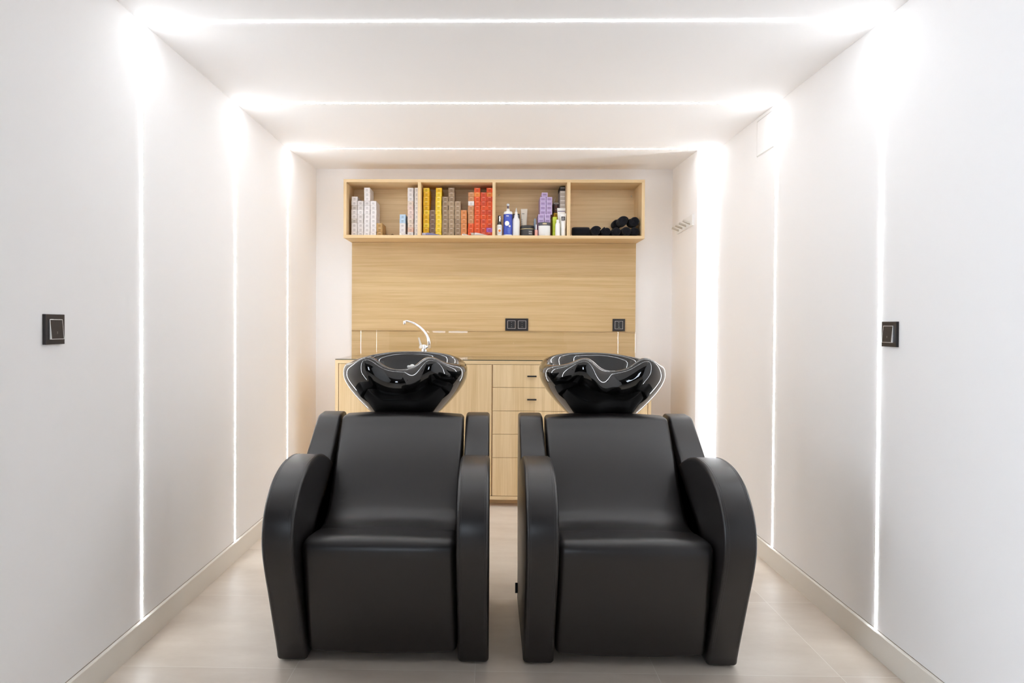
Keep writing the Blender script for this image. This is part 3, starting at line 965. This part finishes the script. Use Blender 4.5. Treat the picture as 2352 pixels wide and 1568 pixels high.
# tubes lying along the shelf front
def lying_tube(label, xa, xb, y, r, mt, mcap, wob=0.0):
    """cap at xa, flat crimped end at xb"""
    s = 1 if xb > xa else -1
    t = thing('hair_colour_tube', label, 'tube', ((xa + xb) / 2, y, ZS))
    L = abs(xb - xa)
    n = 18
    vs, fs = [], []
    stt = [(0.17, 0.55, 0.55), (0.20, 0.95, 0.95), (0.26, 1, 1), (0.55, 1.02, 0.7), (0.85, 1.08, 0.3), (0.96, 1.1, 0.08), (1.0, 1.1, 0.06)]
    for q, a, b in stt:
        for i in range(n):
            an = 2 * pi * i / n
            vs.append((xa + s * L * q, y + wob * q + r * a * cos(an), ZS + r * b + r * b * sin(an)))
    for k in range(len(stt) - 1):
        for i in range(n):
            j = (i + 1) % n
            fs.append((k * n + i, k * n + j, (k + 1) * n + j, (k + 1) * n + i))
    fs.append([i for i in reversed(range(n))]); fs.append([(len(stt) - 1) * n + i for i in range(n)])
    m = MB(); m.add(vs, fs)
    build('body', m, mt, t, smooth=True)
    m = MB(); m.lathe([(r * .8, 0), (r * .9, .001), (r * .9, L * .165 - .001), (r * .5, L * .17)] if s > 0 else [(r * .5, -L * .17), (r * .9, -L * .165 + .001), (r * .9, -.001), (r * .8, 0)], (xa, y, ZS + r * .9), 18, 0, 'x')
    build('cap', m, mcap, t, smooth=True)
ALU = mat('printed_aluminium_blue', srgb(126, 130, 176), 0.3, metal=0.4)
ALW = mat('printed_aluminium_white', srgb(214, 208, 208), 0.3, metal=0.2)
lying_tube('blue grey metal tube lying in front of the left yellow stack', -0.4800, -0.3350, 4.655, 0.0105, ALU, mat('lilac_cap', srgb(176, 176, 204), 0.4), 0.010)
lying_tube('short white metal tube lying in front of the low tan orange stack', -0.2080, -0.1530, 4.662, 0.0075, ALW, WHITEPL)
lying_tube('white metal tube with a pale cap lying in front of the orange stacks', -0.1460, -0.0250, 4.655, 0.0115, ALW, mat('putty_cap', srgb(190, 180, 172), 0.5), 0.008)
lying_tube('white metal tube lying in front of the short stack with pale blue boxes', -0.6330, -0.5560, 4.660, 0.0070, ALW, WHITEPL)
# crumpled kraft pouch
m = MB()
n = 16
vs, fs = [], []
for k, (q, hh) in enumerate(((0, .15), (.15, .8), (.35, .55), (.55, .6), (.75, 1.0), (.9, .7), (1, .15))):
    for i in range(n):
        a = 2 * pi * i / n
        vs.append((-0.742 + 0.070 * q, 4.70 + 0.02 * cos(a), ZS + 0.0085 * hh + 0.0085 * hh * sin(a)))
for k in range(6):
    for i in range(n):
        j = (i + 1) % n
        fs.append((k * n + i, k * n + j, (k + 1) * n + j, (k + 1) * n + i))
fs.append(list(range(n))); fs.append([6 * n + i for i in range(n)])
m.add(vs, fs)
tag(build('crumpled_pouch', m, mat('brown_paper', srgb(112, 84, 54), 0.7), origin=(-0.707, 4.70, ZS), smooth=True), 'crumpled dark brown pouch lying flat beside the kraft boxes', 'pouch')

# ---- rolled towels
def towel(label, c, r, axis='y', L=0.115, turn=0.0):
    """a rolled towel: a spiral band swept along its axis"""
    prof = []
    turns, th = 3.2, r * 0.26
    N = 84
    outer, inner = [], []
    for i in range(N + 1):
        a = 2 * pi * turns * i / N
        rr = r - (r * 0.80) * (i / N)
        lump = 1 + 0.02 * sin(3 * a + turn * 2) * (1 - i / N)
        t_ = th * min(1.0, 0.15 + i / 8)
        outer.append((rr * lump, a)); inner.append((max(rr * lump - t_, 0.0008), a))
    pol = [(1.04 * q * cos(a + turn), q * sin(a + turn)) for q, a in outer + inner[::-1]]
    n = len(pol)
    m = MB()
    st = [(0.0, 0.76), (0.003, 0.87), (0.009, 0.95), (0.02, 1.0), (L - 0.02, 1.0), (L - 0.004, 0.95), (L, 0.8)]
    vs, fs = [], []
    for h, s in st:
        for u, w in pol:
            if axis == 'y': vs.append((c[0] + u * s, c[1] + h, c[2] + w * s))
            else: vs.append((c[0] + h, c[1] + u * s, c[2] + w * s))
    for k in range(len(st) - 1):
        for i in range(n):
            j = (i + 1) % n
            fs.append((k * n + i, k * n + j, (k + 1) * n + j, (k + 1) * n + i))
    # end faces as quads between outer and inner spiral
    for k in (0, len(st) - 1):
        for i in range(N):
            fs.append((k * n + i, k * n + i + 1, k * n + n - 2 - i, k * n + n - 1 - i))
    m.add(vs, fs)
    o = build('rolled_towel', m, TOWEL, origin=(c[0], c[1], c[2] - r), smooth=True, angle=60)
    tag(o, label, 'towel', 'rolled black towels on the shelf')
towel('black rolled towel lying lengthwise at the left end of the towel pile', (0.5430, 4.695, ZS + 0.034), 0.0335, 'x', 0.120, 1.0)
towel('black rolled towel in the bottom row, beside the one lying lengthwise', (0.7035, 4.650, ZS + 0.0370), 0.0372, turn=0.4, L=0.20)
towel('black rolled towel in the bottom row, second from the lengthwise one', (0.7745, 4.652, ZS + 0.0340), 0.0337, turn=2.0, L=0.20)
towel('black rolled towel in the bottom row, third from the lengthwise one', (0.8405, 4.650, ZS + 0.0340), 0.0337, turn=3.3, L=0.20)
towel('black rolled towel in the bottom row, second from the right shelf side', (0.9060, 4.642, ZS + 0.0340), 0.0337, turn=5.0, L=0.20)
towel('black rolled towel in the bottom row against the right shelf side', (0.9695, 4.650, ZS + 0.0330), 0.0328, turn=1.5, L=0.20)
towel('black rolled towel in the upper row, leftmost and farthest back', (0.8640, 4.762, ZS + 0.1010), 0.0360, turn=4.1, L=0.10)
towel('black rolled towel in the upper row, middle of the three', (0.8880, 4.648, ZS + 0.1035), 0.0375, turn=0.2, L=0.11)
towel('black rolled towel in the upper row, against the right shelf side', (0.9645, 4.655, ZS + 0.1035), 0.0375, turn=2.7)

# ------------------------------------------------------------------ wash units
# local frame: x across (seat centre 0), y depth (front feet at 0), z up; outer half width .360
HWID, AT = 0.3600, 0.1040
arc = catmull([(0.006, 0.030), (-0.013, 0.078), (-0.047, 0.160), (-0.090, 0.265), (-0.124, 0.345), (-0.147, 0.410), (-0.1545, 0.460),
               (-0.147, 0.515), (-0.122, 0.566), (-0.084, 0.607), (-0.035, 0.641), (0.035, 0.666), (0.105, 0.675), (0.180, 0.674), (0.250, 0.662), (0.340, 0.631), (0.44, 0.58)], 4)
arm_prof = fillet([(0.012, 0.006, 0.012)] + [(p.x, p.y, 0) for p in arc] + [(0.50, 0.50, 0.03), (0.565, 0.006, 0.01)])
wing_prof = fillet([(0.33, 0.600, 0.0), (0.345, 0.628, 0.0), (0.545, 0.772, 0.022), (0.650, 0.776, 0.022), (0.672, 0.45, 0.10), (0.585, 0.008, 0.01), (0.50, 0.008, 0.01), (0.40, 0.48, 0.04)])
seat_prof = fillet([(0.010, 0.040, 0.012), (-0.040, 0.22, 0.0), (-0.091, 0.450, 0.065), (0.10, 0.428, 0.04), (0.26, 0.380, 0.06), (0.34, 0.385, 0.03), (0.50, 0.04, 0.012)])
bk = catmull([(0.07, 0.4255), (0.14, 0.4200), (0.195, 0.4230), (0.240, 0.4420), (0.282, 0.484), (0.325, 0.540), (0.385, 0.622), (0.450, 0.700), (0.498, 0.750)], 5)
back_prof = fillet([(0.10, 0.36, 0.0)] + [(p.x, p.y, 0) for p in bk] + [(0.515, 0.770, 0.015), (0.610, 0.772, 0.02), (0.600, 0.40, 0.05), (0.40, 0.345, 0.04)])

def bowl_mesh(rot, cx=0.0, cy=0.70):
    """glossy wash bowl with a neck notch; rot turns it about its upright axis"""
    N = 120
    def rim(ph):
        # ph = 0 at the front (towards the sitter), plan outline and rim height
        s, c = sin(ph), cos(ph)
        e = 0.86
        X = 0.270 * math.copysign(abs(s) ** e, s)
        Yr = -0.222 * math.copysign(abs(c) ** e, c) if c > 0 else 0.262 * abs(c) ** 0.95
        z = 0.982 + 0.042 * max(0.0, -c) ** 1.2
        lobe = math.exp(-((abs(X) - 0.142) / 0.066) ** 2) * max(0.0, c) ** 0.5
        z += 0.042 * lobe
        notch = math.exp(-abs(X / 0.088) ** 2.3) * (1 if c > 0 else 0)
        z = z * (1 - notch) + 0.9635 * notch
        if c > 0:
            Yr += 0.026 * notch - 0.014 * lobe
        return X, Yr, z, notch, lobe
    z0 = 0.742
    prof = [(0.36, 0.0), (0.45, 0.012), (0.54, 0.08), (0.675, 0.235), (0.835, 0.43), (0.945, 0.61), (0.988, 0.72), (1.0, 0.80), (0.996, 0.89),
            (0.97, 0.965), (0.92, 1.0), (0.868, 0.985), (0.832, 0.92), (0.80, 0.80), (0.755, 0.66), (0.65, 0.48), (0.48, 0.35), (0.28, 0.29), (0.10, 0.27)]
    vs, fs = [], []
    K = len(prof)
    for i in range(N):
        ph = 2 * pi * i / N
        X, Yr, Z, notch, lobe = rim(ph)
        for k, (s, h) in enumerate(prof):
            ss = s
            if 6 <= k <= 9: ss = s + 0.02 * lobe
            if k == 5: ss = s - 0.02 * notch
            if 10 <= k <= 14: ss = s - 0.05 * lobe
            ss -= notch * {6: 0.035, 7: 0.05, 8: 0.075, 9: 0.10, 10: 0.11, 11: 0.10, 12: 0.09, 13: 0.06, 14: 0.03}.get(k, 0)
            h -= notch * {7: 0.02, 8: 0.03, 9: 0.02}.get(k, 0)
            x, y, z = X * ss, Yr * ss, z0 + (Z - z0) * h
            vs.append((cx + x * cos(rot) - y * sin(rot), cy + x * sin(rot) + y * cos(rot), z))
    for i in range(N):
        j = (i + 1) % N
        for k in range(K - 1):
            fs.append((i * K + k, j * K + k, j * K + k + 1, i * K + k + 1))
    fs.append([i * K for i in reversed(range(N))]); fs.append([i * K + K - 1 for i in range(N)])
    m = MB(); m.add(vs, fs)
    return m

def subsurf(o, lv=1):
    md = o.modifiers.new('smooth', 'SUBSURF'); md.levels = lv; md.render_levels = lv

def wash_parts(t):
    for s in (-1, 1):
        a, b = sorted((s * HWID, s * (HWID - AT)))
        arm = build('armrest', slab(arm_prof, a, b, 0.013, nx=1, seg=5), LEATHER, t, smooth=True, angle=75)
        for xs in (a + 0.0095, a + 0.0155, b - 0.0095, b - 0.0155):
            edge = 0.0008 if xs in (a + 0.0155, b - 0.0155) else 0.0011
            q = []
            for i, p in enumerate(arc[4:-6]):
                i += 4
                tn = (arc[i + 1] - arc[i - 1]).normalized()
                nr = Vector((-tn.y, tn.x))
                dd = min(xs - a, b - xs)
                off = 0.0001 - (0.013 - sqrt(max(0, 0.013 ** 2 - max(0, 0.013 - dd) ** 2)))
                q.append((xs, p.x + nr.x * off, p.y + nr.y * off))
            mm = MB(); mm.tube(q, edge * 0.62, 6)
            build('seam', mm, LEATHER_EDGE, arm, smooth=True)
        a2, b2 = (a + 0.0025, b - 0.0025)
        build('side_wing', slab(wing_prof, a2, b2, 0.012, seg=5), LEATHER, t, smooth=True, angle=75)
    build('seat', slab(seat_prof, -0.252, 0.252, 0.022, crown=0.008, nx=7, seg=5), LEATHER, t, smooth=True, angle=75)
    build('backrest', slab(back_prof, -0.250, 0.250, 0.016, crown=0.010, nx=9, seg=5), LEATHER, t, smooth=True, angle=75)
    m = MB(); m.lathe([(0.17, 0.004), (0.17, 0.02), (0.11, 0.035), (0.085, 0.10), (0.085, 0.66), (0.10, 0.72), (0.10, 0.7445)], (0, 0.74, 0), 40)
    build('pedestal', m, BLACKPL, t, smooth=True)

def wash_bowl(t, rot, hx, dx):
    b = build('wash_bowl', bowl_mesh(rot, dx), CERAMIC, t, smooth=True, angle=180)
    subsurf(b)
    b['label'] = 'glossy black ceramic bowl with a neck notch'
    m = MB(); m.lathe([(0.022, 0), (0.026, 0.002), (0.024, 0.005), (0, 0.006)], (world_loc(t).x, world_loc(t).y + 0.70, 0.8055), 24)
    build('drain', m, CHROME, b, smooth=True)
    # hand shower resting at the back of the bowl
    ox, oy = world_loc(t).x, world_loc(t).y
    m = MB()
    m.tube([(ox + hx, oy + 0.885, 0.925), (ox + hx, oy + 0.860, 0.945), (ox + hx, oy + 0.80, 0.957)], [0.010, 0.011, 0.012], 14)
    m.lathe([(0, -0.010), (0.018, -0.008), (0.022, 0.0), (0.020, 0.006), (0, 0.007)], (ox + hx, oy + 0.79, 0.957), 24)
    sh_ = build('shower_head', m, WHITEPL, b, smooth=True)
    sh_['label'] = 'white shower head lying inside the bowl'

WL, WR, WY = -0.3650, 0.4715, 2.2815
left = thing('wash_unit', 'left of the two black leatherette hair wash chairs with a glossy black bowl', 'wash chair', (0, 0, 0), 'hair wash chairs')
wash_parts(left)
right = dup(left, (WR, WY, 0))
left.location = (WL, WY, 0)
right['label'] = 'right of the two black leatherette hair wash chairs with a glossy black bowl'
def wash_bowl_local(t, rot, hx, dx):
    loc = t.location.copy()
    t.location = (0, 0, 0)
    wash_bowl(t, rot, hx, dx)
    t.location = loc
wash_bowl_local(left, radians(-2), 0.005, -0.010)
wash_bowl_local(right, radians(9), -0.010, 0.006)
loc = right.location.copy(); right.location = (0, 0, 0)
m = MB(); m.box(-HWID - 0.0105, -HWID + 0.001, 0.50, 0.5025, 0.052, 0.094)
build('fabric_tag', m, TAG, right)['label'] = 'small black woven tag'
right.location = loc
